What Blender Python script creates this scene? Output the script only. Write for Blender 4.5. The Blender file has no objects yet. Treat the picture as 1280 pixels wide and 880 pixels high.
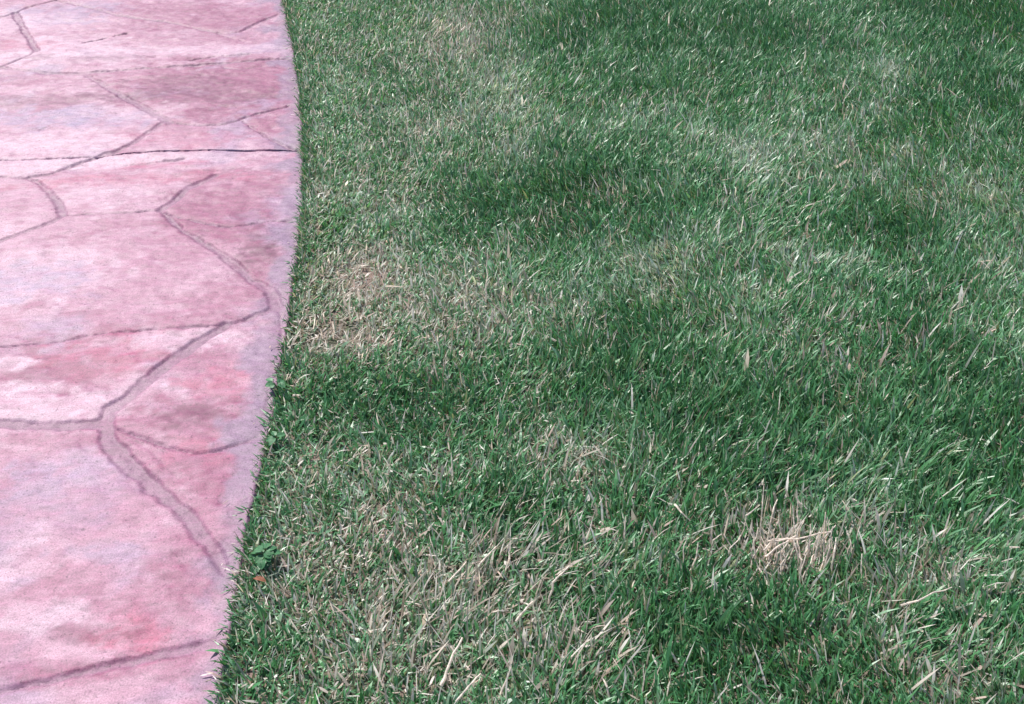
import bpy, bmesh, math, random
import numpy as np

rng = np.random.default_rng(7)
random.seed(7)
SC = bpy.context.scene
COL = SC.collection

# ------------------------------------------------------------------ camera
CAM_H, PITCH, F = 1.5, math.radians(40.0), 1229.0        # F in pixels of a 1280 wide picture
cam_d = bpy.data.cameras.new("camera")
cam_d.sensor_width = 36.0
cam_d.lens = 36.0 * F / 1280.0
cam_d.clip_start, cam_d.clip_end = 0.05, 2000.0
cam = bpy.data.objects.new("camera", cam_d)
COL.objects.link(cam)
cam.location = (0, 0, CAM_H)
cam.rotation_euler = (math.pi / 2 - PITCH, 0, 0)
SC.camera = cam

# ------------------------------------------------------------------ light
SUN_EL, SUN_AZ = math.radians(54.0), math.radians(-42.0)   # azimuth from +Y, clockwise
w = bpy.data.worlds.new("World")
SC.world = w
w.use_nodes = True
nt = w.node_tree
sky = nt.nodes.new("ShaderNodeTexSky")
sky.sky_type = 'NISHITA'
sky.sun_disc = False
sky.sun_elevation, sky.sun_rotation = SUN_EL, SUN_AZ
nt.links.new(sky.outputs[0], nt.nodes["Background"].inputs[0])
nt.nodes["Background"].inputs[1].default_value = 0.13
sd_ = bpy.data.lights.new("sun", 'SUN')
sd_.energy, sd_.angle, sd_.color = 5.0, math.radians(0.5), (1.0, 0.96, 0.90)
sun = bpy.data.objects.new("sun", sd_)
COL.objects.link(sun)
sv = (math.sin(SUN_AZ) * math.cos(SUN_EL), math.cos(SUN_AZ) * math.cos(SUN_EL), math.sin(SUN_EL))
from mathutils import Vector
sun.rotation_euler = Vector(sv).to_track_quat('Z', 'Y').to_euler()
sun.location = (sv[0] * 20, sv[1] * 20, sv[2] * 20)
SC.view_settings.view_transform = 'Standard'
SC.view_settings.look = 'None'
SC.view_settings.exposure = 0.75
SC.view_settings.gamma = 1.0

# ------------------------------------------------------------------ helpers
cp, sp_ = math.cos(PITCH), math.sin(PITCH)

def ray(px, py):
    a = (np.asarray(px, float) - 640) / F
    b = (440 - np.asarray(py, float)) / F
    return a, cp + b * sp_, -sp_ + b * cp

def G(px, py, z=0.0):
    """point of the plane of height z that was measured at pixel px,py of the photograph"""
    dx, dy, dz = ray(px, py)
    t = (z - CAM_H) / dz
    return dx * t, dy * t

def GP(pts):
    a = np.array(pts, float)
    x, y = G(a[:, 0], a[:, 1])
    return np.stack([x, y], 1)

def proj(x, y, z=0.0):
    zc = y * cp + (CAM_H - z) * sp_
    v = y * sp_ - (CAM_H - z) * cp
    zc = np.maximum(zc, 1e-3)
    return 640 + F * x / zc, 440 - F * v / zc, zc

def sstep(a, b, x):
    t = np.clip((x - a) / (b - a), 0, 1)
    return t * t * (3 - 2 * t)

_T = np.random.default_rng(3).random((256, 256))
def vnoise(x, y, seed=0):
    x = x + seed * 17.31; y = y + seed * 5.77
    xi, yi = np.floor(x).astype(int), np.floor(y).astype(int)
    fx, fy = x - xi, y - yi
    fx, fy = fx * fx * (3 - 2 * fx), fy * fy * (3 - 2 * fy)
    a = _T[yi & 255, xi & 255]; b = _T[yi & 255, (xi + 1) & 255]
    c = _T[(yi + 1) & 255, xi & 255]; d = _T[(yi + 1) & 255, (xi + 1) & 255]
    return (a * (1 - fx) + b * fx) * (1 - fy) + (c * (1 - fx) + d * fx) * fy
def fbm(x, y, o=4, seed=0):
    s, amp, tot = 0, 1.0, 0
    for k in range(o):
        s = s + amp * vnoise(x * 2 ** k, y * 2 ** k, seed + k * 3)
        tot += amp; amp *= 0.55
    return s / tot                                        # about 0..1, mean .5

def mesh_from(name, V, faces_flat, starts, totals, col=None, smooth=False):
    me = bpy.data.meshes.new(name)
    me.vertices.add(len(V)); me.vertices.foreach_set("co", np.asarray(V, np.float32).ravel())
    me.loops.add(len(faces_flat)); me.loops.foreach_set("vertex_index", np.asarray(faces_flat, np.int32))
    me.polygons.add(len(starts)); me.polygons.foreach_set("loop_start", np.asarray(starts, np.int32))
    me.polygons.foreach_set("loop_total", np.asarray(totals, np.int32))
    me.polygons.foreach_set("use_smooth", np.full(len(starts), smooth))
    if col is not None:
        at = me.color_attributes.new("Col", 'FLOAT_COLOR', 'POINT')
        c4 = np.ones((len(V), 4), np.float32); c4[:, :3] = col
        at.data.foreach_set("color", c4.ravel())
    me.update(calc_edges=True)
    me.validate()
    return me

def obj(name, me, mat=None, parent=None, **props):
    o = bpy.data.objects.new(name, me)
    COL.objects.link(o)
    if mat is not None: me.materials.append(mat)
    if parent is not None: o.parent = parent
    for k, v in props.items(): o[k] = v
    return o

# ------------------------------------------------------------------ materials
def new_mat(name):
    m = bpy.data.materials.new(name); m.use_nodes = True
    n = m.node_tree
    return m, n, n.nodes["Principled BSDF"], n.links.new

def node(n, kind, **kw):
    x = n.nodes.new(kind)
    for k, v in kw.items(): setattr(x, k, v)
    return x

def noise_node(n, link, coord, scale, detail=4, rough=0.6, vec_scale=None):
    t = node(n, "ShaderNodeTexNoise")
    t.inputs["Scale"].default_value = scale
    t.inputs["Detail"].default_value = detail
    t.inputs["Roughness"].default_value = rough
    if vec_scale is not None:
        mp = node(n, "ShaderNodeMapping"); mp.inputs["Scale"].default_value = vec_scale
        link(coord, mp.inputs["Vector"]); link(mp.outputs[0], t.inputs["Vector"])
    else:
        link(coord, t.inputs["Vector"])
    return t

def mult_by(n, link, col_out, fac_out, lo, hi):
    """colour times a value running from lo to hi as fac runs .3 to .7"""
    r = node(n, "ShaderNodeMapRange")
    r.inputs[1].default_value, r.inputs[2].default_value = 0.3, 0.7
    r.inputs[3].default_value, r.inputs[4].default_value = lo, hi
    link(fac_out, r.inputs[0])
    mx = node(n, "ShaderNodeMix", data_type='RGBA', blend_type='MULTIPLY')
    mx.inputs[0].default_value = 1.0
    link(col_out, mx.inputs[6])
    link(r.outputs[0], mx.inputs[7])
    return mx.outputs[2]

def stone_material(name, use_col, base=(0.15, 0.09, 0.14)):
    m, n, b, link = new_mat(name)
    tc = node(n, "ShaderNodeTexCoord").outputs["Object"]
    if use_col:
        c = node(n, "ShaderNodeVertexColor", layer_name="Col").outputs[0]
    else:
        rr = node(n, "ShaderNodeValToRGB")
        rr.color_ramp.elements[0].position, rr.color_ramp.elements[1].position = 0.35, 0.68
        rr.color_ramp.elements[0].color = (base[0] * .80, base[1] * .85, base[2] * .85, 1)
        rr.color_ramp.elements[1].color = (base[0] * 1.35, base[1] * 1.4, base[2] * 1.3, 1)
        link(noise_node(n, link, tc, 28, 5).outputs[0], rr.inputs[0]); c = rr.outputs[0]
    streak = noise_node(n, link, tc, 75, 6, 0.72, (0.30, 1.0, 1.0))
    fine = noise_node(n, link, tc, 330, 3, 0.7)
    speck = noise_node(n, link, tc, 150, 2, 0.5)
    c = mult_by(n, link, c, streak.outputs[0], 0.77, 1.20)
    c = mult_by(n, link, c, fine.outputs[0], 0.64, 1.34)
    rr = node(n, "ShaderNodeValToRGB")                      # sparse dark grains
    rr.color_ramp.elements[0].position, rr.color_ramp.elements[1].position = 0.29, 0.37
    rr.color_ramp.elements[0].color = (0.55, 0.50, 0.56, 1); rr.color_ramp.elements[1].color = (1, 1, 1, 1)
    link(speck.outputs[0], rr.inputs[0])
    mx = node(n, "ShaderNodeMix", data_type='RGBA', blend_type='MULTIPLY'); mx.inputs[0].default_value = 1
    link(c, mx.inputs[6]); link(rr.outputs[0], mx.inputs[7])
    link(mx.outputs[2], b.inputs["Base Color"])
    b.inputs["Roughness"].default_value = 0.58
    b.inputs["Specular IOR Level"].default_value = 0.35
    bp = node(n, "ShaderNodeBump"); bp.inputs["Distance"].default_value = 0.0012; bp.inputs["Strength"].default_value = 0.7
    link(streak.outputs[0], bp.inputs["Height"])
    bp2 = node(n, "ShaderNodeBump"); bp2.inputs["Distance"].default_value = 0.0006; bp2.inputs["Strength"].default_value = 0.8
    link(fine.outputs[0], bp2.inputs["Height"]); link(bp.outputs[0], bp2.inputs["Normal"])
    link(bp2.outputs[0], b.inputs["Normal"])
    return m

M_STONE = stone_material("stamped_stone", True)
M_MORTAR = stone_material("mortar", False)

def leaf_material(name, rough=0.42, spec=0.5, trans=0.35, tint=(1.0, 1.0, 0.8), solid=None):
    m, n, b, link = new_mat(name)
    if solid is None:
        c = node(n, "ShaderNodeVertexColor", layer_name="Col").outputs[0]
    else:
        tc = node(n, "ShaderNodeTexCoord").outputs["Object"]
        rr = node(n, "ShaderNodeValToRGB")
        rr.color_ramp.elements[0].position, rr.color_ramp.elements[1].position = 0.35, 0.65
        rr.color_ramp.elements[0].color = tuple(v * 0.7 for v in solid) + (1,)
        rr.color_ramp.elements[1].color = tuple(v * 1.25 for v in solid) + (1,)
        link(noise_node(n, link, tc, 120, 3).outputs[0], rr.inputs[0]); c = rr.outputs[0]
    link(c, b.inputs["Base Color"])
    b.inputs["Roughness"].default_value = rough
    b.inputs["Specular IOR Level"].default_value = spec
    t = node(n, "ShaderNodeBsdfTranslucent")
    mx = node(n, "ShaderNodeMix", data_type='RGBA', blend_type='MULTIPLY'); mx.inputs[0].default_value = 1
    mx.inputs[7].default_value = tint + (1,)
    link(c, mx.inputs[6]); link(mx.outputs[2], t.inputs[0])
    ms = node(n, "ShaderNodeMixShader"); ms.inputs[0].default_value = trans
    link(b.outputs[0], ms.inputs[1]); link(t.outputs[0], ms.inputs[2])
    link(ms.outputs[0], n.nodes["Material Output"].inputs["Surface"])
    return m

M_GRASS = leaf_material("grass_blade", 0.40, 0.55, 0.38, (1.2, 1.15, 0.8))
M_DRY = leaf_material("dry_blade", 0.50, 0.40, 0.55, (1.0, 0.95, 0.85))
M_STRAW = leaf_material("straw", 0.45, 0.4, 0.6, (1.1, 1.0, .9), (0.78, 0.71, 0.64))
M_WEED = leaf_material("weed_leaf", 0.45, 0.4, 0.25, (1, 1, .6), (0.050, 0.150, 0.062))
M_STEM = leaf_material("weed_stem", 0.5, 0.3, 0.1, (1, 1, .6), (0.10, 0.14, 0.06))
M_RUST = leaf_material("rusty_leaf", 0.6, 0.3, 0.2, (1, .8, .6), (0.24, 0.095, 0.055))

def soil_material():
    m, n, b, link = new_mat("soil")
    tc = node(n, "ShaderNodeTexCoord").outputs["Object"]
    n1 = noise_node(n, link, tc, 9, 6); n2 = noise_node(n, link, tc, 260, 4, 0.7)
    rr = node(n, "ShaderNodeValToRGB")
    rr.color_ramp.elements[0].position, rr.color_ramp.elements[1].position = 0.35, 0.65
    rr.color_ramp.elements[0].color = (0.075, 0.080, 0.050, 1); rr.color_ramp.elements[1].color = (0.20, 0.135, 0.115, 1)
    link(n1.outputs[0], rr.inputs[0])
    link(mult_by(n, link, rr.outputs[0], n2.outputs[0], 0.6, 1.4), b.inputs["Base Color"])
    b.inputs["Roughness"].default_value = 0.95
    bp = node(n, "ShaderNodeBump"); bp.inputs["Distance"].default_value = 0.004
    link(n2.outputs[0], bp.inputs["Height"]); link(bp.outputs[0], b.inputs["Normal"])
    return m
M_SOIL = soil_material()

# ------------------------------------------------------------------ the path: lines measured on the photograph, as ground points
EDGE = GP([(258, 1010), (268, 940), (275, 880), (280, 830), (290, 780), (300, 720), (311, 650), (327, 580), (341, 520), (351, 450),
           (361, 400), (367, 350), (375, 300), (379, 245), (380, 190), (377, 140), (372, 95), (363, 40), (354, 0), (338, -50), (312, -100)])
LEFT = GP([(-1020, 1010), (-860, 880), (-560, 520), (-400, 330), (-330, 190), (-330, 90), (-380, 0), (-460, -60), (-520, -100)])

def dens(poly, step):
    out = [poly[0]]
    for a, b in zip(poly[:-1], poly[1:]):
        k = max(1, int(np.linalg.norm(b - a) / step))
        for i in range(1, k + 1): out.append(a + (b - a) * i / k)
    return np.array(out)

def chaikin(p, n=2):
    for _ in range(n):
        q = [p[0]]
        for a, b in zip(p[:-1], p[1:]):
            q += [a * .75 + b * .25, a * .25 + b * .75]
        q.append(p[-1]); p = np.array(q)
    return p
EDGE = chaikin(EDGE); LEFT = chaikin(LEFT)

def line_dist(x, y, poly, hw=None):
    """distance to a polyline, minus a half width that varies along it"""
    best = np.full(x.shape, 1e9)
    for i in range(len(poly) - 1):
        ax, ay = poly[i]; bx, by = poly[i + 1]
        dx, dy = bx - ax, by - ay
        t = np.clip(((x - ax) * dx + (y - ay) * dy) / (dx * dx + dy * dy + 1e-12), 0, 1)
        d = np.hypot(x - ax - t * dx, y - ay - t * dy)
        if hw is not None: d = d - (hw[i] + (hw[i + 1] - hw[i]) * t)
        best = np.minimum(best, d)
    return best

def side_x(poly, y):
    o = np.argsort(poly[:, 1])
    return np.interp(y, poly[o, 1], poly[o, 0])

B = [(-300, 905), (-150, 893), (0, 866), (62, 852), (125, 835), (175, 824), (234, 810), (284, 803), (340, 800)]
M1 = [(-230, 540), (-120, 536), (0, 530), (56, 531), (103, 529), (131, 527)]
D1 = [(131, 527), (138, 510), (162, 494), (187, 473), (219, 448), (250, 425), (281, 406)]
D1b = [(281, 406), (315, 396), (346, 383)]
D2 = [(131, 527), (136, 550), (160, 580), (195, 608), (228, 640), (262, 680), (283, 712)]
D2e = [(283, 712), (310, 735), (345, 745)]
K3 = [(131, 527), (150, 537), (169, 544), (194, 553), (219, 560), (250, 565), (285, 558), (312, 550), (330, 545), (420, 535)]
H4 = [(-230, 450), (-100, 440), (0, 433), (62, 428), (103, 420), (175, 412), (240, 408), (281, 406)]
N2 = (346, 383)
D3 = [(200, 262), (231, 290), (259, 306), (287, 325), (316, 350), (337, 362), N2]
N4L = [(78, 268), (70, 275), (40, 286), (0, 300), (-100, 325), (-200, 340)]
H5 = [(78, 268), (110, 268), (147, 267), (175, 265), (200, 262)]
K7 = [(200, 262), (212, 268), (231, 273), (260, 280), (287, 284), (310, 280), (337, 275), (430, 275)]
D5 = [(200, 262), (215, 252), (237, 234), (268, 219)]
D5e = [(268, 219), (310, 205), (345, 187)]
T = [(34, 221), (50, 229), (64, 242), (74, 255), (78, 268)]
U1 = [(-190, 228), (-90, 222), (0, 220), (34, 221)]
U2 = [(34, 221), (62, 216), (84, 208), (122, 195)]
U3 = [(122, 195), (150, 187), (175, 173), (203, 153)]
C1 = [(-185, 206), (0, 199.5), (122, 195)]
C2 = [(122, 195), (200, 190), (270, 188), (345, 187)]
C3 = [(345, 187), (372, 186.6)]
C4 = [(372, 186.6), (430, 186)]
J0 = [(-190, 77), (0, 84)]
J1 = [(0, 84), (30, 88), (62, 90), (106, 92)]
J2 = [(106, 92), (140, 89), (169, 86), (250, 81), (300, 77), (347, 73), (430, 69)]
D6 = [(106, 92), (134, 109), (175, 131), (212, 153)]
H6 = [(203, 153), (212, 153), (240, 156), (275, 155), (300, 149)]
H6b = [(300, 149), (330, 140), (361, 133), (430, 122)]
D7 = [(300, 149), (330, 168), (353, 180), (372, 186.6)]
Q1 = [(0, 84), (22, 74), (46, 63)]
Q2 = [(46, 63), (30, 38), (19, 16)]
Q3 = [(19, 16), (6, 20), (-190, 45)]
Q4 = [(19, 16), (35, 9), (70, 0)]
R1 = [(70, 0), (110, 9), (147, 20), (185, 24), (225, 30), (250, 36), (272, 40), (285, 41), (300, 39), (328, 26), (353, 16), (430, 4)]
R0 = [(70, 0), (95, -22)]
TOP = [(-210, -22), (95, -22), (430, -22)]            # joint just beyond the frame
rv = lambda l: list(reversed(l))
M_LINE = [(-240, -110), (-210, -22), (-190, 45), (-190, 77), (-185, 206), (-190, 228), (-200, 340), (-230, 450), (-230, 540), (-300, 905), (-430, 1010)]

STONES = [
    B + [(340, 1010), (-430, 1010)],
    M1 + D2[1:] + D2e[1:] + [(350, 790)] + rv(B),
    D2 + D2e[1:] + [(420, 745)] + rv(K3),
    D1 + D1b[1:] + [(430, 383)] + rv(K3),
    H4 + rv(D1)[1:] + rv(M1)[1:],
    rv(N4L) + H5[1:] + D3[1:] + rv(D1b)[1:] + rv(H4)[1:],
    K7 + [(430, 383), N2] + rv(D3)[1:-1],
    D5 + D5e[1:] + C3[1:] + C4[1:] + rv(K7)[:-1],
    U2 + C2[1:] + rv(D5e)[1:] + rv(D5)[1:] + rv(H5)[1:] + rv(T)[1:-1],
    U1 + T[1:] + N4L[1:],
    C1 + rv(U2)[1:] + rv(U1)[1:],
    J0 + J1[1:] + D6[1:] + [(203, 153)] + rv(U3)[1:] + rv(C1)[1:],
    U3 + H6[1:] + D7[1:] + rv(C3)[1:] + rv(C2)[1:-1],
    H6b + rv(C4) + rv(D7)[1:-1],
    J2 + rv(H6b) + rv(H6)[1:-1] + rv(D6)[1:-1],
    J0 + Q1[1:] + Q2[1:] + Q3[1:],
    J1 + J2[1:] + rv(R1) + Q4[1:-1][::-1] + rv(Q2)[:-1] + rv(Q1)[:-1],
    rv(Q3) + Q4[1:] + R0[1:] + [(-210, -22)],
    R1 + [(430, -22)] + rv(R0)[:-1],
    [(-210, -22), (95, -22), (120, -110), (-240, -110)],
    [(95, -22), (430, -22), (430, -110), (120, -110)],
]
# second column, towards the far side of the path, out of the photograph's frame
rows = [-110, -10, 62, 140, 217, 330, 470, 640, 820, 1010]
mx_at = lambda y: float(np.interp(y, [p[1] for p in M_LINE], [p[0] for p in M_LINE]))
lx_at = lambda y: {-110: -560, -10: -420, 62: -360, 140: -350, 217: -365, 330: -430, 470: -540, 640: -700, 820: -860, 1010: -1060}[y]
CROSS = []
for a, b in zip(rows[:-1], rows[1:]):
    mids = [p for p in M_LINE if a < p[1] < b]
    STONES.append([(lx_at(a) - 40, a + 6), (mx_at(a), a)] + mids + [(mx_at(b), b), (lx_at(b) - 40, b + 6)])
    CROSS.append([(lx_at(b) - 40, b + 6), (mx_at(b), b)])

# joints: line, half width in mm at each end, depth in mm, whether it fades in the trowelled edge band
JOINTS = [
    (B, 5, 12, 4.2, 1), (M1, 10, 16, 4.8, 1), (D1, 20, 14, 5.0, 1), (D1b, 8, 8, 4.5, 1), (D2, 20, 12, 5.8, 1),
    (D2e, 8, 2, 4, 1), (K3, 2, 6, 4.2, 1), (H4, 3, 4, 3.6, 1), (D3, 7, 16, 5.6, 0), (N4L, 9, 8, 4, 1),
    (H5, 2.5, 3.5, 3.0, 1), (K7, 3, 5, 3.6, 1), (D5, 12, 10, 4.2, 1), (D5e, 4, -9, 1.6, 1), (T, 6, 15, 5.5, 1), (U1, 3, 3, 4, 1),
    (U2, 6, 9, 4.4, 1), (U3, 9, 10, 4.4, 1), (C1, 2.0, 2.0, 7, 0), (C2, 1.6, 2.6, 24, 0), (C3, 2.6, 2.6, 24, 0), (C4, 2.6, 2.6, 24, 0),
    (J0, 8, 9, 4.4, 1), (J1, 9, 9, 5.4, 1), (J2, 10, 7, 5.4, 1), (D6, 9, 16, 5, 1), (H6, 5, 5, 3.6, 1), (H6b, 8, 4, 5.5, 1),
    (D7, 4, 7, 5.5, 1), (Q1, 5, 6, 4, 1), (Q2, 12, 13, 7, 1), (Q3, 8, 4, 5, 1), (Q4, 8, 6, 5.5, 1), (R1, 6, 8, 4, 1), (R0, 6, 6, 5, 1), (TOP, 7, 7, 5, 1),
    (M_LINE, 6, 6, 5, 1),
    # creases inside stones: shallow hair lines
    ([(103, 53), (130, 48), (160, 42)], 5, 2, 7, 1), ([(312, 72 - 4), (290, 69), (268, 70), (238, 75)], 4, 3, 5, 1),
    ([(150, 206), (194, 203), (231, 198)], 2, 4, 5, 1), ([(272, 41), (292, 48), (320, 54)], 3, 2, 4, 1),
    ([(50, 163), (68, 155), (90, 151)], 3, 1, 3, 1), ([(280, 84), (300, 87), (335, 82)], 5, 1, 3, 1),
    ([(344, 378), (352, 395), (350, 440), (345, 470)], 3, 0, 3.0, 0), ([(335, 490), (334, 510), (345, 514)], 1.5, 1.0, 2.4, 0),
    ([(190, 605), (205, 628), (222, 645), (238, 660)], 1.5, 1.5, 3, 1), ([(147, 540), (185, 560), (222, 595)], 1, 2, 2, 1),
    ([(97, 552), (118, 575), (132, 585)], 1.5, 0, 1.6, 1), ([(35, 489), (60, 488), (85, 493)], 1.0, 1.0, 1.2, 1),
    ([(144, 806), (165, 815), (180, 818)], 1, 2, 1.5, 1), ([(214, 693), (228, 700), (236, 712)], 1.0, .5, 1.5, 1),
    ([(190, 415), (230, 420), (265, 414)], 2, 1, 1.6, 1),
]
for c in CROSS: JOINTS.append((c, 7, 8, 8, 1))
JG = []
for pts, h0, h1, dep, fade in JOINTS:
    p = GP(pts); hw = np.linspace(h0, h1, len(p)) * 1e-3
    JG.append((p, hw, dep * 1e-3, fade, p.min(0) - 0.06, p.max(0) + 0.06))

def blotch(x, y, px, py, rx, ry, rot=0.0, ragged=0.5, seed=0):
    """ragged soft blob, centred and sized from the photograph, living on the ground plane"""
    cx, cy = G(px, py); ex, _ = G(px + rx, py); _, ey = G(px, py + ry)
    ax, ay = abs(ex - cx), abs(ey - cy)
    u, v = x - cx, y - cy
    c, s = math.cos(rot), math.sin(rot)
    u, v = u * c + v * s, -u * s + v * c
    r = np.sqrt((u / ax) ** 2 + (v / ay) ** 2)
    r = r + ragged * (fbm(x * 20, y * 28, 6, seed) - 0.5) * 2.2
    return 1 - sstep(0.45, 1.15, r)

PALE = np.array((0.300, 0.172, 0.222)); PINK = np.array((0.2366, 0.1056, 0.1565)); ROSE = np.array((0.1729, 0.0491, 0.0946))
RED = np.array((0.242, 0.060, 0.108)); BROWN = np.array((0.1047, 0.0273, 0.0582)); LILAC = np.array((0.1529, 0.0983, 0.1502)); WHITE = np.array((0.345, 0.228, 0.278))
GREYB = np.array((0.1956, 0.1502, 0.2230))
# weathering of the colour hardener on single stones: colour, px, py, rx, ry, rotation, strength
STAINS = [
    (BROWN, 52, 458, 42, 14, .1, .75), (ROSE, 110, 455, 120, 30, .25, .65), (RED, 150, 440, 80, 22, .3, .5), (ROSE, 30, 475, 60, 18, .1, .5),
    (WHITE, 25, 512, 90, 14, .05, .7), (WHITE, 245, 424, 60, 12, .1, .7), (WHITE, 180, 500, 45, 22, .5, .5), (WHITE, 40, 485, 40, 8, .1, .8), (WHITE, 20, 453, 22, 6, .1, .8),
    (ROSE, 245, 515, 75, 28, .1, .75), (BROWN, 240, 522, 38, 14, .1, .55), (RED, 290, 475, 60, 16, .25, .6), (ROSE, 270, 590, 42, 34, .2, .8), (RED, 240, 560, 35, 14, 0, .5),
    (RED, 172, 793, 48, 24, .1, .95), (ROSE, 130, 832, 70, 12, .2, .8), (ROSE, 200, 825, 40, 8, .2, .5), (ROSE, 245, 730, 60, 26, .2, .6), (ROSE, 130, 765, 90, 20, .1, .4),
    (BROWN, 100, 790, 60, 10, 0, .35), (WHITE, 40, 770, 60, 18, 0, .6), (PALE, 120, 680, 60, 20, 0, .4), (WHITE, 20, 690, 30, 30, 0, .5), (ROSE, 20, 840, 35, 12, .1, .5), (ROSE, 250, 850, 40, 14, 0, .4),
    (ROSE, 270, 105, 105, 26, .0, .95), (BROWN, 250, 112, 90, 14, 0, .55), (ROSE, 320, 90, 40, 12, 0, .6), (ROSE, 335, 155, 22, 10, 0, .7), (RED, 240, 175, 70, 9, 0, .35),
    (ROSE, 320, 240, 45, 22, 0, .6), (ROSE, 260, 262, 60, 16, -.2, .55), (BROWN, 330, 310, 24, 22, 0, .75), (ROSE, 270, 288, 50, 10, -.2, .7), (ROSE, 318, 340, 25, 14, 0, .6),
    (RED, 170, 225, 130, 6, .1, .5), (RED, 180, 205, 80, 4, .1, .5), (WHITE, 60, 205, 90, 8, 0, .8), (WHITE, 180, 197, 120, 5, 0, .6), (WHITE, 130, 245, 60, 14, 0, .5),
    (ROSE, 290, 368, 70, 10, .1, .5), (PINK, 190, 330, 60, 30, 0, .6), (ROSE, 240, 400, 100, 8, .1, .5), (WHITE, 60, 340, 80, 30, 0, .55), (GREYB, 20, 350, 80, 20, 0, .4),
    (ROSE, 40, 98, 60, 6, 0, .5), (BROWN, 80, 125, 110, 6, .05, .5), (WHITE, 80, 178, 80, 10, 0, .7), (WHITE, 170, 140, 60, 8, 0, .5), (GREYB, 40, 148, 70, 10, .1, .45), (GREYB, 130, 150, 60, 8, 0, .4),
    (WHITE, 70, 72, 80, 7, 0, .8), (WHITE, 90, 52, 60, 8, 0, .6), (WHITE, 230, 62, 110, 6, .05, .6), (BROWN, 130, 72, 70, 4, 0, .45), (ROSE, 265, 24, 75, 12, 0, .6), (ROSE, 150, 38, 60, 10, .1, .3),
    (ROSE, 220, 10, 100, 6, 0, .5), (GREYB, 80, 20, 50, 10, 0, .4), (WHITE, 10, 30, 50, 9, 0, .5), (RED, 30, 55, 40, 5, 0, .4), (ROSE, 290, 48, 60, 6, 0, .4), (ROSE, 348, 440, 22, 40, 0, .3),
    (ROSE, 95, 550, 90, 9, .05, .5), (PINK, 80, 640, 120, 40, 0, .5), (GREYB, 35, 600, 40, 16, 0, .4), (GREYB, 130, 690, 50, 10, 0, .35), (ROSE, 230, 690, 60, 20, .1, .45),
]

def stone_color(x, y, key, de, sdj):
    ys = y - 0.12 * x
    c1 = fbm(x * 6.0, ys * 9.0, 6, 11); c2 = fbm(x * 13.0, ys * 22.0, 6, 23); c3 = fbm(x * 4, ys * 6, 5, 5)
    cf = fbm(x * 42, ys * 60, 4, 19)
    tone = np.clip((c1 * .72 + cf * .28 - 0.5) * 2.8 + 0.45 + key[0], 0, 1)[:, None]
    col = PALE * (1 - tone) + PINK * tone
    k = np.clip(key[1] * (0.55 + 2.2 * (c1 * .5 + cf * .5 - .42)), 0, .9)[:, None]; col = col * (1 - k) + ROSE * k
    k = (sstep(0.54, 0.72, c2) * 0.5)[:, None]; col = col * (1 - k) + ROSE * k
    k = (sstep(0.55, 0.70, c3) * 0.45)[:, None]; col = col * (1 - k) + GREYB * k
    k = (sstep(0.58, 0.75, fbm(x * 19, ys * 30, 6, 41)) * 0.35)[:, None]; col = col * (1 - k) + WHITE * k
    fibre = 0.5 + 0.5 * sstep(0.36, 0.62, fbm(x * 34, ys * 58, 5, 45))
    for i, (c, px, py, rx, ry, rot, st) in enumerate(STAINS):
        k = blotch(x, y, px, py, rx * 1.3, ry * 1.45, rot, 0.95, 50 + i) * min(1, st * 1.3) * fibre
        col = col * (1 - k[:, None]) + c * k[:, None]
    # trowelled edge band keeps the lilac release powder
    k = (1 - sstep(0.045, 0.095, de + (fbm(x * 13, y * 13, 5, 77) - .5) * 0.22)) * np.clip(0.15 + 1.1 * fbm(x * 9, y * 9, 5, 78), 0, .8)
    col = col * (1 - k[:, None]) + LILAC * k[:, None]
    k = (1 - sstep(0.0, 0.05, de + (fbm(x * 25, y * 25, 4, 79) - .5) * .09)) * 0.55 * sstep(.4, .6, fbm(x * 9, y * 9, 3, 80))
    col = col * (1 - k[:, None]) + np.array((0.15, 0.10, 0.125)) * k[:, None]
    k = (1 - sstep(0.0, 0.014, de)) * 0.6                    # worn arris shows the pink body
    col = col * (1 - k[:, None]) + np.array((0.26, 0.155, 0.20)) * k[:, None]
    # powder left lying in and beside the joints
    k = (1 - sstep(-0.005, 0.004, sdj)) * np.clip(0.25 + 1.0 * fbm(x * 12, y * 12, 4, 88), 0, .92)
    col = col * (1 - k[:, None]) + np.array((0.162, 0.080, 0.122)) * k[:, None]
    return col

def inside(x, y, poly):
    r = np.zeros(x.shape, bool)
    n = len(poly)
    for i in range(n):
        ax, ay = poly[i]; bx, by = poly[(i + 1) % n]
        if ay == by: continue
        c = ((ay > y) != (by > y)) & (x < (bx - ax) * (y - ay) / (by - ay) + ax)
        r ^= c
    return r

path = bpy.data.objects.new("path", None)
COL.objects.link(path)
path["kind"] = "structure"
path["label"] = "pink stamped concrete garden path with a flagstone pattern curving along the lawn"

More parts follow.
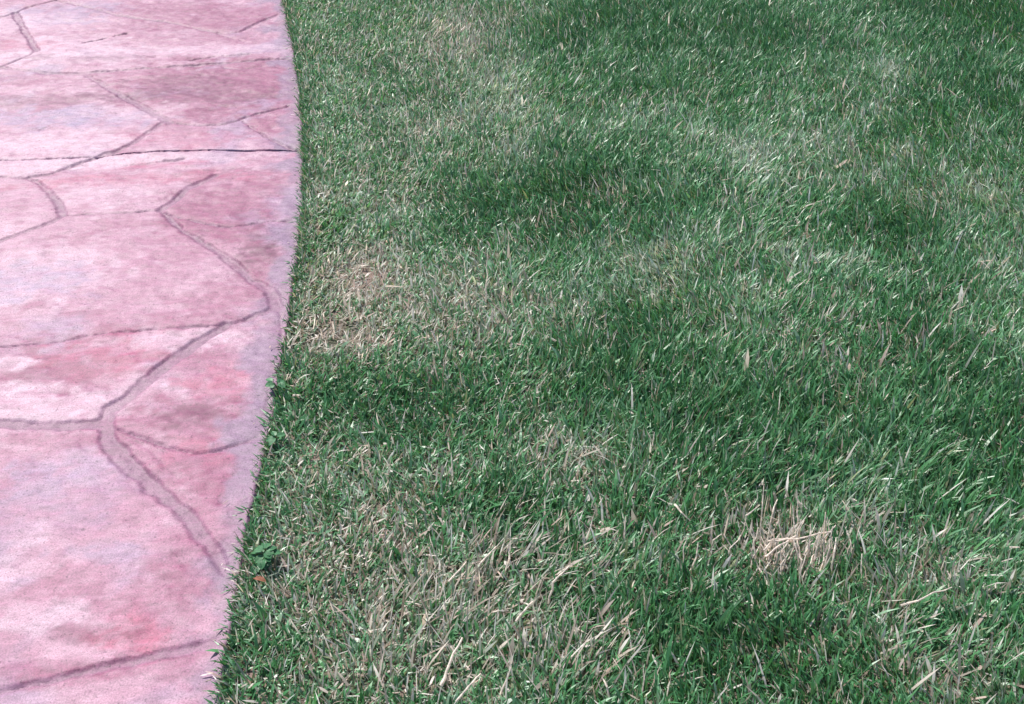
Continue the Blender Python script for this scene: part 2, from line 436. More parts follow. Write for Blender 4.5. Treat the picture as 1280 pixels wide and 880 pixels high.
TINTS = {0: (.1, .1), 1: (.2, .10), 2: (.2, .42), 3: (.1, .28), 4: (-.25, .12), 5: (0, .08), 6: (.2, .45), 7: (.15, .28), 8: (-.2, .08), 9: (-.05, .05), 10: (-.4, 0),
         11: (-.15, .06), 12: (.15, .14), 13: (.2, .28), 14: (.3, .62), 15: (0, .12), 16: (-.15, .10), 17: (-.1, .05), 18: (.15, .28)}
SLAB_Z = -0.022
for si, spx in enumerate(STONES):
    poly = GP(spx)
    lo, hi = poly.min(0), poly.max(0)
    off_frame = si >= 19
    h = 0.0080 if off_frame else 0.0040                   # one common grid, so neighbours meet exactly
    lo = np.floor(lo / h) * h
    nx, ny = int((hi[0] - lo[0]) / h) + 2, int((hi[1] - lo[1]) / h) + 2
    gx = lo[0] + np.arange(nx) * h; gy = lo[1] + np.arange(ny) * h
    X, Y = np.meshgrid(gx, gy)
    cx, cy = X[:-1, :-1] + h / 2, Y[:-1, :-1] + h / 2
    wob = lambda a, b, s: (fbm(a * 30, b * 30, 4, s) - .5) * 0.012
    cen = inside(cx + wob(cx, cy, 91), cy + wob(cx, cy, 92), poly)
    ce = side_x(EDGE, cy) - cx; cl = cx - side_x(LEFT, cy)
    cen &= (ce > -0.006) & (cl > -0.006)
    if not cen.any(): continue
    idx = np.full(X.shape, -1)
    use = np.zeros(X.shape, bool)
    use[:-1, :-1] |= cen; use[1:, :-1] |= cen; use[:-1, 1:] |= cen; use[1:, 1:] |= cen
    vx, vy = X[use], Y[use]
    wx, wy = vx + wob(vx, vy, 91), vy + wob(vx, vy, 92)      # same warp as the cells, so joints wander
    de = side_x(EDGE, vy) - vx + (fbm(vx * 0 + 3, vy * 24, 4, 95) - .5) * 0.012; dl = vx - side_x(LEFT, vy)
    band = sstep(0.004, 0.050, np.minimum(de, dl))
    rag = (fbm(vx * 60, vy * 60, 4, 33) - 0.5) * 0.010 + (fbm(vx * 17, vy * 17, 3, 34) - 0.5) * 0.010
    drop = np.zeros_like(vx); sdj = np.full_like(vx, 1.0)
    for p, hw, dep, fade, plo, phi in JG:
        if (phi < lo).any() or (plo > hi).any(): continue
        cut = dep > 0.012
        d = line_dist(vx if cut else wx, vy if cut else wy, p, hw)
        if cut:
            f = 1 - sstep(-0.001, 0.002, d)
        else:
            d = d + rag * min(1.0, dep / 0.006)
            hm = max(0.004, float(np.mean(np.abs(hw))))
            wf = 0.65 + 0.33 * float(sstep(0.004, 0.010, hm))
            f = wf * (1 - sstep(-0.0035, 0.0038, d)) + (1 - wf) * (1 - sstep(-hm, 0.004, d)) + 0.0011 / dep * (1 - sstep(0.0, 0.028, d))
            sdj = np.minimum(sdj, d + (0.002 if dep < 0.003 else 0) + (1 - band) * 0.01)
        if fade: f = f * band
        drop = np.maximum(drop, f * dep)
    relief = (fbm(vx * 6, vy * 9, 4, 61) - .5) * 0.012 + (fbm(vx * 30, vy * 42, 4, 62) - .5) * 0.0055 * (0.4 + 0.6 * band)
    z = relief - drop - drop * 0.9 * (fbm(vx * 34, vy * 34, 4, 63) - .5)
    dm = np.minimum(de, dl)
    R = 0.006
    t = np.clip(1 - dm / R, 0, 1)
    z = z - R * (1 - np.sqrt(np.maximum(0, 1 - t * t)))
    z = np.where(dm < 0, -0.03, z)
    idx[use] = np.arange(len(vx))
    q = np.stack([idx[:-1, :-1][cen], idx[:-1, 1:][cen], idx[1:, 1:][cen], idx[1:, :-1][cen]], 1)
    key = TINTS.get(si, (float(np.random.default_rng(si + 400).uniform(-.2, .3)), .15))
    col = stone_color(vx, vy, key, np.minimum(de, dl), sdj)
    me = mesh_from("flagstone", np.stack([vx, vy, z], 1), q.ravel(), np.arange(len(q)) * 4, np.full(len(q), 4), col, True)
    obj("flagstone", me, M_STONE, path)

def extrude_poly(name, pts, z0, z1, mat, parent):
    bm = bmesh.new()
    top = [bm.verts.new((p[0], p[1], z1)) for p in pts]
    bot = [bm.verts.new((p[0], p[1], z0)) for p in pts]
    n = len(pts)
    bm.faces.new(top); bm.faces.new(bot[::-1])
    for i in range(n):
        bm.faces.new((top[i], bot[i], bot[(i + 1) % n], top[(i + 1) % n]))
    bmesh.ops.triangulate(bm, faces=[f for f in bm.faces if len(f.verts) > 4])
    bmesh.ops.recalc_face_normals(bm, faces=bm.faces)
    me = bpy.data.meshes.new(name); bm.to_mesh(me); bm.free()
    return obj(name, me, mat, parent)

y_c_r, y_c_l = GP([(380, 186.5)])[0, 1], GP([(-340, 212)])[0, 1]
south = [(x - 0.009, y) for x, y in EDGE if y < y_c_r - 0.006]
north = [(x - 0.009, y) for x, y in EDGE if y > y_c_r + 0.006]
sl = [(x + 0.004, y) for x, y in LEFT if y < y_c_l - 0.006]
nl = [(x + 0.004, y) for x, y in LEFT if y > y_c_l + 0.006]
cj = GP(C1 + C2[1:] + C3[1:])
extrude_poly("concrete_slab", south + [(float(p[0]), float(p[1]) - 0.0045) for p in cj[::-1]] + sl[::-1], -0.09, SLAB_Z, M_MORTAR, path)
extrude_poly("concrete_slab", [(float(p[0]), float(p[1]) + 0.0045) for p in cj] + north + nl[::-1], -0.09, SLAB_Z, M_MORTAR, path)

# ------------------------------------------------------------------ the ground
def lawn_z(x, y):
    d = x - side_x(EDGE, y)
    base = -0.016 - 0.006 * sstep(0.02, 0.12, d) + 0.016 * (fbm(x * 2.2, y * 2.2, 3, 71) - .5) * sstep(0.02, 0.4, d)
    return base
gxs = np.concatenate([[-220, -90, -40, -18, -9], np.arange(-4.0, 6.01, 0.06), [9, 18, 40, 90, 220]])
gys = np.concatenate([[-220, -90, -40, -15, -6, -3], np.arange(-1.0, 9.01, 0.06), [13, 22, 45, 100, 260]])
X, Y = np.meshgrid(gxs, gys)
ins = (X > -3.9) & (X < 5.9) & (Y > -.9) & (Y < 8.9)
Z = np.where(ins, lawn_z(X, Y), -0.026)
Z = np.where((X < side_x(EDGE, Y) - 0.02) & (X > side_x(LEFT, Y) + 0.02), -0.045, Z)
ny, nx = X.shape
I = np.arange(nx * ny).reshape(ny, nx)
q = np.stack([I[:-1, :-1], I[:-1, 1:], I[1:, 1:], I[1:, :-1]], -1).reshape(-1, 4)
me = mesh_from("ground", np.stack([X.ravel(), Y.ravel(), Z.ravel()], 1), q.ravel(), np.arange(len(q)) * 4, np.full(len(q), 4), None, True)
obj("ground", me, M_SOIL, None, kind="structure", label="brown soil under the turf")

# ------------------------------------------------------------------ lawn character and painted sheen patches, measured from the photograph
DRYP = [(450, 345, 75, 50, 1.0), (425, 415, 85, 36, 1.0), (560, 385, 130, 75, .55), (570, 45, 85, 60, .68), (545, 150, 130, 90, .32), (480, 230, 120, 50, .30),
        (740, 580, 70, 45, .55), (660, 530, 50, 45, .38), (985, 685, 80, 50, .70), (910, 700, 60, 45, .45), (1170, 705, 80, 45, .30), (450, 660, 130, 90, .42),
        (420, 740, 130, 60, .45), (520, 760, 130, 80, .42), (650, 720, 100, 80, .30), (500, 830, 190, 60, .42), (760, 235, 45, 18, .4), (1160, 250, 35, 22, .35),
        (690, 270, 45, 45, .3), (840, 600, 35, 45, .3), (1080, 450, 130, 45, .2), (655, 390, 70, 60, .35), 
        (1000, 800, 70, 45, .2), (440, 60, 90, 70, .16), (730, 400, 40, 40, .3), (1190, 830, 120, 50, .12), (880, 410, 60, 25, .2),
        (640, 150, 60, 90, .22), (640, 310, 60, 60, .28), (600, 440, 80, 40, .28), (680, 560, 60, 60, .35), (720, 640, 60, 60, .28), (600, 700, 90, 60, .3), (580, 830, 130, 60, .3),
        (700, 800, 90, 60, .22), (1080, 660, 60, 40, .3), (930, 660, 30, 40, .35)]
LUSHP = [(720, 225, 150, 65), (1130, 285, 90, 45), (880, 50, 270, 60), (1225, 90, 110, 60), (490, 500, 140, 40), (900, 500, 220, 80), (1150, 560, 170, 90),
         (770, 450, 90, 60), (1180, 20, 180, 40), (600, 250, 60, 40), (950, 600, 90, 40), (880, 780, 120, 60), (640, 620, 60, 40), (1210, 470, 120, 60)]
SWEEP = [(560, 760, 160, 90), (640, 680, 110, 60), (720, 800, 90, 60)]
SHEENP = [(1020, 170, 130, 50), (1050, 330, 90, 45), (1240, 330, 70, 90), (900, 190, 140, 40), (1090, 95, 80, 22), (640, 200, 70, 40), (850, 330, 90, 50), (1230, 230, 70, 45), (620, 100, 70, 50)]  # sky sheen on leaning blades, painted in as paler blade colour

def field(x, y, lst, seed):
    s = np.zeros_like(x)
    for i, e in enumerate(lst):
        st = e[4] if len(e) > 4 else 1.0
        cx, cy = G(e[0], e[1]); ex, _ = G(e[0] + e[2], e[1]); _, ey = G(e[0], e[1] - e[3])
        r2 = ((x - cx) / (ex - cx)) ** 2 + ((y - cy) / (ey - cy)) ** 2
        s = np.maximum(s, st * np.exp(-r2 * (0.9 + 0.7 * fbm(x * 9, y * 9, 3, seed + i))))
    return s

def sample_ground(n, x0, x1, y0, y1):
    return rng.uniform(x0, x1, n), rng.uniform(y0, y1, n)

def in_view(x, y, m=40):
    u, v, zc = proj(x, y, 0.0)
    return (u > -m) & (u < 1280 + m) & (v > -m) & (v < 880 + 1.8 * m)

def blades_mesh(name, x, y, z, L, W, az, tilt, curl, face, col, base_mix, nseg=2, tipw=0.25, base_col=(0.20, 0.17, 0.11)):
    """ribbons: nseg quads and a tapered end each, bending from tilt to tilt+curl"""
    n = len(x)
    S = nseg + 1
    pos = np.zeros((n, S + 1, 3)); px_, py_, pz_ = x.copy(), y.copy(), z.copy()
    pos[:, 0] = np.stack([px_, py_, pz_], 1)
    seg = L / S
    for k in range(S):
        th = tilt + curl * (k + .5) / S
        px_ = px_ + seg * np.sin(th) * np.sin(az); py_ = py_ + seg * np.sin(th) * np.cos(az); pz_ = pz_ + seg * np.cos(th)
        pos[:, k + 1] = np.stack([px_, py_, pz_], 1)
    wd = np.stack([np.cos(face), np.sin(face), np.zeros(n)], 1)
    prof = np.concatenate([np.linspace(0.75, 1.0, max(2, S // 2 + 1)), np.linspace(0.9, 0.62, S)])[:S]
    V = np.zeros((n, 2 * S + 1, 3), np.float32); Cc = np.zeros((n, 2 * S + 1, 3), np.float32)
    bc = np.array(base_col)
    for k in range(S):
        hw = (W * 0.5 * prof[k])[:, None]
        V[:, 2 * k] = pos[:, k] - wd * hw; V[:, 2 * k + 1] = pos[:, k] + wd * hw
        mixk = (base_mix * max(0.0, 1 - 1.6 * k / S))[:, None]
        Cc[:, 2 * k] = Cc[:, 2 * k + 1] = col * (1 - mixk) + bc * mixk
    V[:, 2 * S] = pos[:, S]; Cc[:, 2 * S] = col * 0.92 + np.array((.30, .26, .18)) * 0.08
    base = (np.arange(n) * (2 * S + 1))[:, None]
    loops = []
    tot = []
    for k in range(S - 1):
        loops.append(np.array([[2 * k, 2 * k + 1, 2 * k + 3, 2 * k + 2]]) + base)
        tot.append(4)
    loops.append(np.array([[2 * S - 2, 2 * S - 1, 2 * S]]) + base); tot.append(3)
    flat = np.concatenate(loops, 1).ravel()
    totals = np.tile(np.array(tot), n)
    starts = np.concatenate([[0], np.cumsum(totals)[:-1]])
    return mesh_from(name, V.reshape(-1, 3), flat, starts, totals, Cc.reshape(-1, 3), False)

GREENS = np.array([(0.038, 0.148, 0.050), (0.056, 0.196, 0.070), (0.080, 0.234, 0.092), (0.118, 0.270, 0.138), (0.210, 0.340, 0.215), (0.420, 0.470, 0.400)])  # palest entries put blade highlights into the colour
DRYS = np.array([(0.24, 0.28, 0.21), (0.16, 0.22, 0.16), (0.32, 0.34, 0.29), (0.24, 0.19, 0.14), (0.40, 0.36, 0.30), (0.76, 0.69, 0.63), (0.66, 0.57, 0.50), (0.54, 0.45, 0.40), (0.74, 0.68, 0.63), (0.70, 0.62, 0.56), (0.36, 0.29, 0.24), (0.42, 0.36, 0.30), (0.58, 0.43, 0.37)])

def lawn_points(dens_in, dens_out):
    x0, x1, y0, y1 = -1.2, 3.6, 0.45, 5.3
    n = int(dens_in * (x1 - x0) * (y1 - y0))
    x, y = sample_ground(n, x0, x1, y0, y1)
    v = in_view(x, y)
    keep = v | (rng.random(n) < dens_out / dens_in)
    d = x - side_x(EDGE, y)
    keep &= d > 0.003 - 0.010 * fbm(x * 30, y * 30, 2, 9)
    return x[keep], y[keep], d[keep], v[keep]

# --- living grass
x, y, d, vis = lawn_points(36000, 6000)
dry = np.clip(field(x, y, DRYP, 100), 0, 1); lush = field(x, y, LUSHP, 140); pale = field(x, y, SHEENP, 170)
tuft = fbm(x * 16, y * 16, 3, 81); big = fbm(x * 3.0, y * 3.0, 3, 82)
keep = rng.random(len(x)) < np.clip(1.02 - 0.92 * dry ** 1.5 - 0.35 * np.clip(0.42 - tuft, 0, 1) * 3, 0.10, 1)
x, y, d, vis, dry, lush, pale, tuft, big = [a[keep] for a in (x, y, d, vis, dry, lush, pale, tuft, big)]
n = len(x)
far = sstep(0.15, 0.75, d)
L = (0.032 + 0.011 * far) * (0.75 + 0.5 * tuft) * (0.9 + 0.35 * lush) * (1 - .35 * dry) * np.clip(rng.normal(0.95, 0.32, n), .35, 1.9)
W = (0.0019 + rng.gamma(2.2, 0.00085, n)) * np.where(vis, 1.0, 1.8)
laz = (fbm(x * 1.6, y * 1.6, 3, 83) - .5) * 3.6 + (fbm(x * 13, y * 13, 2, 86) - .5) * 2.6 - 0.05 + 0.6 * field(x, y, SWEEP, 300)
az = laz + rng.normal(0, 1.0, n) * (1.25 - 0.35 * far)
edge_out = (1 - sstep(0.0, 0.07, d)) * (rng.random(n) < .6)
az = np.where(edge_out > .3, -math.pi / 2 + rng.normal(0, .7, n), az)
tilt = np.abs(rng.normal(0.38, 0.28, n)) + 0.15 * (1 - far)
tilt = np.where(edge_out > .3, np.abs(rng.normal(.75, .25, n)), tilt)
curl = np.abs(rng.normal(0.65, 0.45, n))
face = az * -1 + rng.normal(0, 0.75, n)
gi = np.clip((rng.normal(0, 1.35, n) + 2.35 - 1.7 * lush + 2.0 * pale + 1.3 * dry + 0.8 * field(x, y, SWEEP, 300) + (big - .5) * 2.5 + (fbm(x * 8, y * 8, 3, 84) - .5) * 4.5), 0, 5).astype(int)
col = GREENS[gi] * rng.uniform(0.75, 1.3, (n, 1)) * (1 - .15 * lush)[:, None]
broad = rng.random(n) < .06
W = np.where(broad, W * 1.35, W); L = np.where(broad, L * 1.15, L)
yl = rng.random(n) < 0.04 + 0.10 * dry
col[yl] = np.array((0.20, 0.23, 0.13)) * rng.uniform(.7, 1.3, (yl.sum(), 1))
bmix = np.clip(rng.normal(0.35, 0.2, n), 0, .8)
zz = lawn_z(x, y) - 0.002
me = blades_mesh("grass", x, y, zz, L, W, az, tilt, curl, face, col, bmix, 2)
n_green = n
obj("grass", me, M_GRASS, None, kind="stuff", label="green lawn grass with uneven blades along the path", category="grass")

# a fringe of blades combed out over the edge of the path
nf = 9500
yf = rng.uniform(0.7, 4.8, nf); df = np.abs(rng.normal(0, .015, nf)) - 0.002
pf = fbm(yf * 9, yf * 0 + 2, 3, 311)
kf = rng.random(nf) < np.clip((pf - .25) * 2.2, .25, 1)
yf, df = yf[kf], df[kf]; nf = len(yf); xf = side_x(EDGE, yf) + df
fcol = GREENS[np.clip(rng.normal(1.8, 1.5, nf), 0, 5).astype(int)] * rng.uniform(.7, 1.2, (nf, 1))
fd = rng.random(nf) < .22
fcol[fd] = DRYS[rng.integers(0, len(DRYS), fd.sum())] * .85
me = blades_mesh("grass_fringe", xf, yf, np.full(nf, -0.013), rng.gamma(6, .0033, nf) + .006, rng.uniform(.0018, .0042, nf), -math.pi / 2 + rng.normal(0, .8, nf),
                 np.abs(rng.normal(.45, .3, nf)), np.abs(rng.normal(.7, .45, nf)), math.pi / 2 + rng.normal(0, .8, nf), fcol, np.clip(rng.normal(.35, .2, nf), 0, .8), 2)
obj("grass_fringe", me, M_GRASS, None, kind="stuff", label="fringe of grass blades leaning out over the edge of the path", category="grass")

# --- dead blades, clippings and thatch between the living ones
x, y, d, vis = lawn_points(17000, 2500)
dry = np.clip(field(x, y, DRYP, 100), 0, 1); lush = field(x, y, LUSHP, 140)
left = 1 - sstep(0.2, 1.1, d)
p = 0.25 + 0.06 * left + 1.10 * dry + 0.18 * field(x, y, SWEEP, 300) - 0.10 * lush + 0.25 * np.clip(fbm(x * 11, y * 11, 3, 201) - .55, 0, 1)  # dead blades; the even base share also imitates white glints
p = p * (1 - .35 * sstep(.75, 1, dry))
keep = rng.random(len(x)) < p
x, y, d, vis, dry, lush, left = [a[keep] for a in (x, y, d, vis, dry, lush, left)]
n0 = 80                                                  # a few clippings that blew onto the edge of the path
yc = rng.uniform(.85, 4.4, n0); dc = -np.abs(rng.normal(0, .018, n0)) - .002
on_path = np.concatenate([np.zeros(len(x), bool), np.ones(n0, bool)])
x = np.concatenate([x, side_x(EDGE, yc) + dc]); y = np.concatenate([y, yc]); d = np.concatenate([d, dc]); vis = np.concatenate([vis, np.ones(n0, bool)])
dry, lush, left = [np.concatenate([a, np.zeros(n0)]) for a in (dry, lush, left)]
n = len(x)
standing = (rng.random(n) < 0.82 - 0.15 * left - 0.25 * dry ** 2) & ~on_path
L = np.where(standing, (rng.gamma(6, 0.0062, n) + .008) * (1 + .55 * field(x, y, SWEEP, 300)), rng.gamma(2.2, 0.007, n) + .005) * (1 - .30 * left)
W = (0.0013 + rng.gamma(2.0, 0.0009, n)) * np.where(vis, 1, 1.8) * (1 - .15 * left) * (1 + .15 * field(x, y, SWEEP, 300))
tilt_flat = np.where(on_path, 1.57, rng.uniform(0.9, 1.6, n))
az = np.where(standing, (fbm(x * 1.6, y * 1.6, 3, 83) - .5) * 3.6 + (fbm(x * 13, y * 13, 2, 86) - .5) * 2.6 - .05 + 0.8 * field(x, y, SWEEP, 300) + rng.normal(0, .8, n), rng.uniform(0, 2 * math.pi, n))
tilt = np.where(standing, np.abs(rng.normal(.55, .3, n)), tilt_flat)
curl = np.where(standing, rng.normal(.35, .35, n), rng.normal(0, .25, n) * ~on_path)
zz = lawn_z(x, y) + np.where(standing, 0.0, rng.uniform(0.002, 0.022, n) * (1 - .5 * dry))
zz = np.where(on_path, 0.005, zz); L = np.where(on_path, L * .55, L); W = np.where(on_path, W * .6, W)
face = -az + rng.normal(0, .5, n)
col = DRYS[rng.integers(0, len(DRYS), n)] * np.clip(rng.normal(1.08, .16, (n, 1)), .6, 1.2)
me = blades_mesh("dry_grass", x, y, zz, L, W, az, tilt, curl, face, col, np.full(n, .15), 2)
n_dry = n
obj("dry_grass", me, M_DRY, None, kind="stuff", label="bleached dead blades and clippings in the thin patches of lawn", category="dry grass")


# ------------------------------------------------------------------ single things lying or standing in the lawn
def stalk_mesh(pts, w0, w1=None):
    """a dry folded leaf or stem: V section ribbon along 3-D points"""
    P = [Vector(p) for p in pts]
    w1 = w0 * 0.45 if w1 is None else w1
    # resample with a slight wander
    Q = []
    for a, b in zip(P[:-1], P[1:]):
        for i in range(3): Q.append(a.lerp(b, i / 3))
    Q.append(P[-1])
    ln = (P[-1] - P[0]).length
    for q in Q[1:-1]: q += Vector((random.gauss(0, ln * .012), random.gauss(0, ln * .012), random.gauss(0, ln * .008)))
    bm = bmesh.new(); rowv = []
    for i, q in enumerate(Q):
        t = (Q[min(i + 1, len(Q) - 1)] - Q[max(i - 1, 0)]).normalized()
        v = (Vector((0, 0, CAM_H)) - q).normalized()          # ribbon lies broadside up towards open sky
        up = Vector((0.1, -0.45, 1)).normalized()
        s = t.cross(up)
        if s.length < .2: s = t.cross(Vector((0, -1, 0)))
        s.normalize(); nrm = s.cross(t).normalized()
        f = i / (len(Q) - 1)
        wdt = (w0 + (w1 - w0) * f) * .5 * (1.0 + random.uniform(-.12, .12))
        rowv.append([bm.verts.new(q - s * wdt), bm.verts.new(q + nrm * wdt * .55), bm.verts.new(q + s * wdt), bm.verts.new(q - nrm * wdt * .35)])
    for a, b in zip(rowv[:-1], rowv[1:]):
        for k in range(4): bm.faces.new((a[k], a[(k + 1) % 4], b[(k + 1) % 4], b[k]))
    bm.faces.new(rowv[0]); bm.faces.new(rowv[-1][::-1])
    bmesh.ops.recalc_face_normals(bm, faces=bm.faces)
    me = bpy.data.meshes.new("straw"); bm.to_mesh(me); bm.free()
    return me

def up3(bpx, tpx, lean=0.012, zb=-0.012):
    bx, by = G(bpx[0], bpx[1], zb + 0.012)
    dx, dy, dz = ray(*tpx)
    lean = lean + max(0.0, (bpx[1] - tpx[1])) / F * math.hypot(CAM_H, by) * 0.55
    t = (by + lean) / dy
    return (float(bx), float(by), zb), (float(dx * t), float(by + lean), float(max(CAM_H + dz * t, 0.004)))

def stand(pts, lean=0.012):
    """upright stalk from base pixel to tip pixel; middle pixels interpolated in depth"""
    a, b = up3(pts[0], pts[-1], lean)
    out = [a]
    for k, p in enumerate(pts[1:-1]):
        dx, dy, dz = ray(*p); yy = a[1] + (b[1] - a[1]) * (k + 1) / (len(pts) - 1)
        t = yy / dy
        out.append((float(dx * t), yy, float(CAM_H + dz * t)))
    return out + [b]

def lie(pts, z=0.024):
    o = []
    for p in pts:
        zz_ = z if len(p) < 3 else p[2]
        gx_, gy_ = G(p[0], p[1], zz_); o.append((float(gx_), float(gy_), zz_))
    return o

# the big straw tuft, lower right
tuft_o = bpy.data.objects.new("straw_tuft", None); COL.objects.link(tuft_o)
tx, ty = G(990, 700); tuft_o.location = (float(tx), float(ty), -0.02)
tuft_o["label"] = "large tuft of bleached straw with crossed stems, standing in the green lower right lawn"
tuft_o["category"] = "straw tuft"
def tuft_piece(pts, w0, w1=None):
    me = stalk_mesh([(p[0] - tuft_o.location[0], p[1] - tuft_o.location[1], p[2] - tuft_o.location[2]) for p in pts], w0, w1)
    obj("straw", me, M_STRAW, tuft_o)
for p in ([(952, 690), (951, 645), (955, 605)], [(993, 684), (992, 655), (991, 632)], [(1030, 712), (1036, 685), (1041, 658)], [(1040, 714), (1043, 690), (1045, 672)],
          [(1010, 700), (1012, 678), (1013, 655)], [(1002, 712), (996, 690), (992, 672)], [(984, 700), (978, 680), (974, 640)], [(1016, 708), (1020, 690), (1024, 668)],
          [(968, 706), (970, 690), (966, 662)], [(946, 704), (942, 680), (940, 650)], [(996, 664), (998, 640), (996, 612)], [(1004, 700), (999, 684), (995, 668)],
          [(1000, 716), (1002, 700), (997, 690)], [(962, 668), (966, 640), (972, 624)], [(1026, 712), (1030, 690), (1032, 640)], [(978, 714), (976, 700), (977, 684)]):
    tuft_piece(stand([p[0], p[1], p[2]], random.uniform(0.0, 0.02)), random.uniform(.0036, .0052))
tuft_piece(lie([(960, 676, .03), (996, 671.5, .036), (1039, 665, .034)]), .0042, .003)
tuft_piece(lie([(957, 696, .022), (975, 681, .03), (995, 670, .036)]), .0045, .0035)
tuft_piece(lie([(955, 688, .022), (966, 674, .03), (985, 672, .032)]), .0036)
tuft_piece(lie([(932, 645, .024), (950, 631, .03)]), .0034)
tuft_piece(lie([(912, 686, .02), (925, 673, .03)]), .0032)
for k in range(34):
    bx, by = random.gauss(992, 50), random.gauss(700, 15)
    tuft_piece(stand([(bx, by), (bx + random.gauss(3, 4), by - random.uniform(10, 18)), (bx + random.gauss(5, 7), by - random.uniform(22, 40))], random.uniform(0, .02)),
               random.uniform(.0028, .0046))

STALKS = [  # kind, pixels, width mm, label
    ("lie", [(1126, 757, .02), (1158, 746, .03), (1190, 734, .03)], 4.0, "long thin straw stem lying almost level in the grass right of the big straw tuft"),
    ("stand", [(1078, 726), (1077.5, 692)], 4.2, "short upright straw stem just right of the big straw tuft"),
    ("stand", [(1066, 690), (1076, 653)], 3.8, "slanting straw stem above the short upright one, right of the big straw tuft"),
    ("lie", [(1262, 684, .03), (1275, 684, .03)], 4.0, "tiny level piece of straw at the right border of the lawn"),
    ("stand", [(1241, 710), (1249, 694)], 3.8, "right stem of a small V of straw near the right border of the lawn"),
    ("stand", [(1240, 709), (1231, 691)], 3.8, "left stem of a small V of straw near the right border of the lawn"),
    ("stand", [(1206, 676), (1215, 658)], 3.6, "slanting straw stem above the level straw, right side of the lawn"),
    ("lie", [(551, 857, .012), (563, 828, .026), (578, 797, .034)], 6.5, "longest and brightest straw blade, slanting at the bottom of the lawn near the middle"),
    ("stand", [(622, 873), (639, 834)], 5.5, "broad pale straw blade just right of the longest one at the bottom of the lawn"),
    ("lie", [(570, 877, .015), (586, 858, .026), (601, 842, .03)], 4.2, "slanting straw between the two brightest blades at the bottom of the lawn"),
    ("lie", [(599, 706, .015), (620, 683, .03)], 4.2, "upper of two parallel slanting straws in the lower middle of the lawn"),
    ("lie", [(561, 727, .015), (583, 702, .03)], 4.0, "lower of two parallel slanting straws in the lower middle of the lawn"),
    ("stand", [(628, 717), (637, 699), (635, 681)], 4.6, "bent straw blade right of the two parallel slanting straws"),
    ("lie", [(645, 777, .012), (655, 763, .024), (667, 751, .028)], 5.0, "stout slanting straw above the broad pale blade at the bottom of the lawn"),
    ("stand", [(686, 750), (692, 727), (712, 707)], 5.0, "strongly bent straw blade with its tip hanging to the right"),
    ("stand", [(762, 872), (759, 858), (752, 846)], 4.6, "straw blade leaning left at the bottom of the lawn"),
    ("stand", [(779, 788), (791, 761)], 4.4, "single slanting straw left of the darker grass in the lower lawn"),
    ("stand", [(498, 723), (487, 704)], 4.8, "straw leaning left on the thin lawn near the leafy weed"),
    ("stand", [(733, 680), (741, 646)], 4.4, "left of two upright straws below the thin dry patch in mid lawn"),
    ("stand", [(781, 680), (782, 645)], 3.8, "right of two upright straws below the thin dry patch in mid lawn"),
    ("lie", [(843, 630, .032), (852, 640, .03), (863, 651, .016)], 4.6, "straw sloping down to the right, alone in green grass left of the straw tuft"),
    ("stand", [(814, 566), (818, 540)], 4.2, "upright straw above the sloping one in mid lawn"),
    ("stand", [(566, 600), (564, 566)], 4.0, "upright straw in the darker grass beside the path curve"),
    ("stand", [(668, 413), (659, 385)], 4.8, "straw leaning left in the pale grass beyond the bare patch"),
    ("stand", [(607, 375), (608, 345), (610, 313)], 4.2, "tall upright straw at the far side of the bare patch"),
    ("lie", [(482, 358, .008), (506, 359, .012)], 4.0, "level straw lying across the bare patch beside the path"),
    ("lie", [(366, 494, .004), (376, 494, .006)], 5.5, "short straw lying level right of the creeping weed"),
    ("stand", [(475, 58), (469, 40)], 6.0, "thin straw leaning left in the far lawn near the path"),
    ("stand", [(1166, 278), (1171, 250)], 5.5, "pale upright straw alone in the upper right lawn"),
]
for kind, pts, wmm, lab in STALKS:
    P = stand(pts) if kind == "stand" else lie(pts)
    b0 = Vector(P[0])
    me = stalk_mesh([Vector(p) - b0 for p in P], wmm * 1e-3)
    o = obj("straw_stalk", me, M_STRAW, None, label=lab, category="straw", group="single bleached straws in the lawn")
    o.location = b0

# weeds
def leaf_mesh(length, width, lobes, droop):
    """leaf blade with a toothed outline, mid rib fold and droop, rooted at the origin along +Y"""
    bm = bmesh.new(); N = 9
    left_, mid_, right_ = [], [], []
    for i in range(N + 1):
        t = i / N
        wv = width * .5 * (math.sin(math.pi * min(1, t * .92 + .06)) ** .7) * (1 + lobes * (0.28 if i % 2 else -0.28))
        if i == N: wv = width * .02
        yv, zv = length * t, -droop * t * t * length
        mid_.append(bm.verts.new((0, yv, zv - .06 * width)))
        left_.append(bm.verts.new((-wv, yv + (.10 * length * lobes if i % 2 else 0), zv + .12 * wv)))
        right_.append(bm.verts.new((wv, yv + (.10 * length * lobes if i % 2 else 0), zv + .12 * wv)))
    for i in range(N):
        bm.faces.new((left_[i], mid_[i], mid_[i + 1], left_[i + 1])); bm.faces.new((mid_[i], right_[i], right_[i + 1], mid_[i + 1]))
    me = bpy.data.meshes.new("leaf"); bm.to_mesh(me); bm.free()
    return me

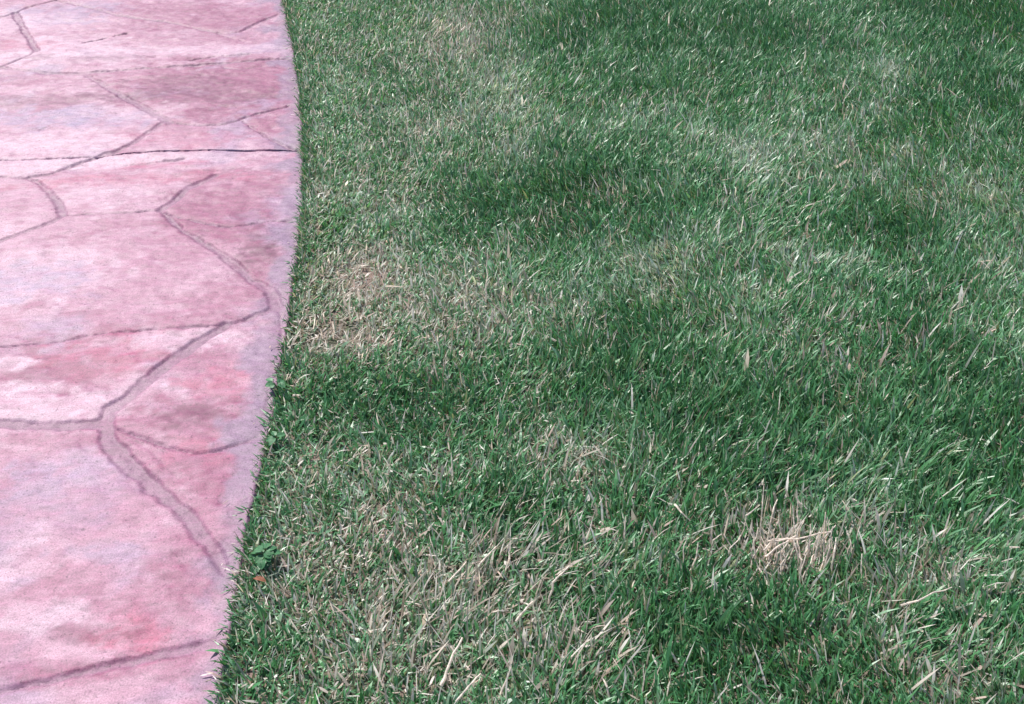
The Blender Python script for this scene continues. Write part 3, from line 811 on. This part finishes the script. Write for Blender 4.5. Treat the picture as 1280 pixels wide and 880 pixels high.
def weed(px, py, z, leaves, label, cat="weed"):
    r = bpy.data.objects.new("weed", None); COL.objects.link(r)
    gx_, gy_ = G(px, py, z); r.location = (float(gx_), float(gy_), z)
    r["label"] = label; r["category"] = cat; r["group"] = "weeds at the path edge"
    bm = bmesh.new()
    for ang, rad, ln, wd, lob, dr, h in leaves:
        ln, wd, rad, lob = ln * .78, wd * 1.15, rad * .9, lob * .6
        lf = obj("leaf", leaf_mesh(ln, wd, lob, dr), M_WEED, r)
        lf.location = (math.sin(ang) * rad, math.cos(ang) * rad, h)
        lf.rotation_euler = (random.uniform(-.1, .25), random.uniform(-.25, .25), -ang)
        # petiole
        a = Vector((0, 0, -0.012)); b = Vector(lf.location)
        s = Vector((math.cos(ang), -math.sin(ang), 0)) * .0009; u_ = Vector((0, 0, .0012))
        va = [bm.verts.new(a + k) for k in (-s, s, u_)]; vb = [bm.verts.new(b + k) for k in (-s, s, u_)]
        for k in range(3): bm.faces.new((va[k], va[(k + 1) % 3], vb[(k + 1) % 3], vb[k]))
    me = bpy.data.meshes.new("stem"); bm.to_mesh(me); bm.free()
    obj("stem", me, M_STEM, r)
    return r

R = math.radians
wl = []
for k in range(19):
    wa = k * 2.4 + random.uniform(-.4, .4); wr = random.uniform(.002, .021)
    wl.append((wa, wr, random.uniform(.016, .029), random.uniform(.010, .016), random.uniform(.3, .8), random.uniform(.2, .6), random.uniform(-.002, .010) + .006 * (wr < .01)))
weed(331, 696, 0.007, wl,
     "bushy broad-leaved weed at the path edge, above the rusty dead leaf")
weed(347, 481, 0.014, [(R(-95), .010, .024, .015, .3, .3, .004), (R(-60), .014, .026, .012, .3, .2, .006), (R(-115), .008, .016, .015, .2, .3, .004), (R(30), .003, .022, .014, .3, .3, .004), (R(120), .003, .024, .015, .3, .4, .006)],
     "small creeping weed reaching out over the path edge, farther than the bushy one")
weed(345, 548, 0.008, [(R(-100), .003, .026, .012, .1, .4, .003), (R(-150), .003, .026, .013, .1, .4, .004), (R(-30), .003, .022, .011, .1, .3, .006), (R(60), .003, .024, .012, .1, .3, .006)],
     "low dark weed at the path edge between the creeping and the bushy weed")

lf = leaf_mesh(0.021, 0.018, .5, .5)
dl_ = obj("dead_leaf", lf, M_RUST, None, label="small curled rusty dead leaf just below the bushy weed at the path edge", category="dead leaf")
gx_, gy_ = G(332, 726, .016); dl_.location = (float(gx_), float(gy_), .014); dl_.rotation_euler = (R(50), R(25), R(100))
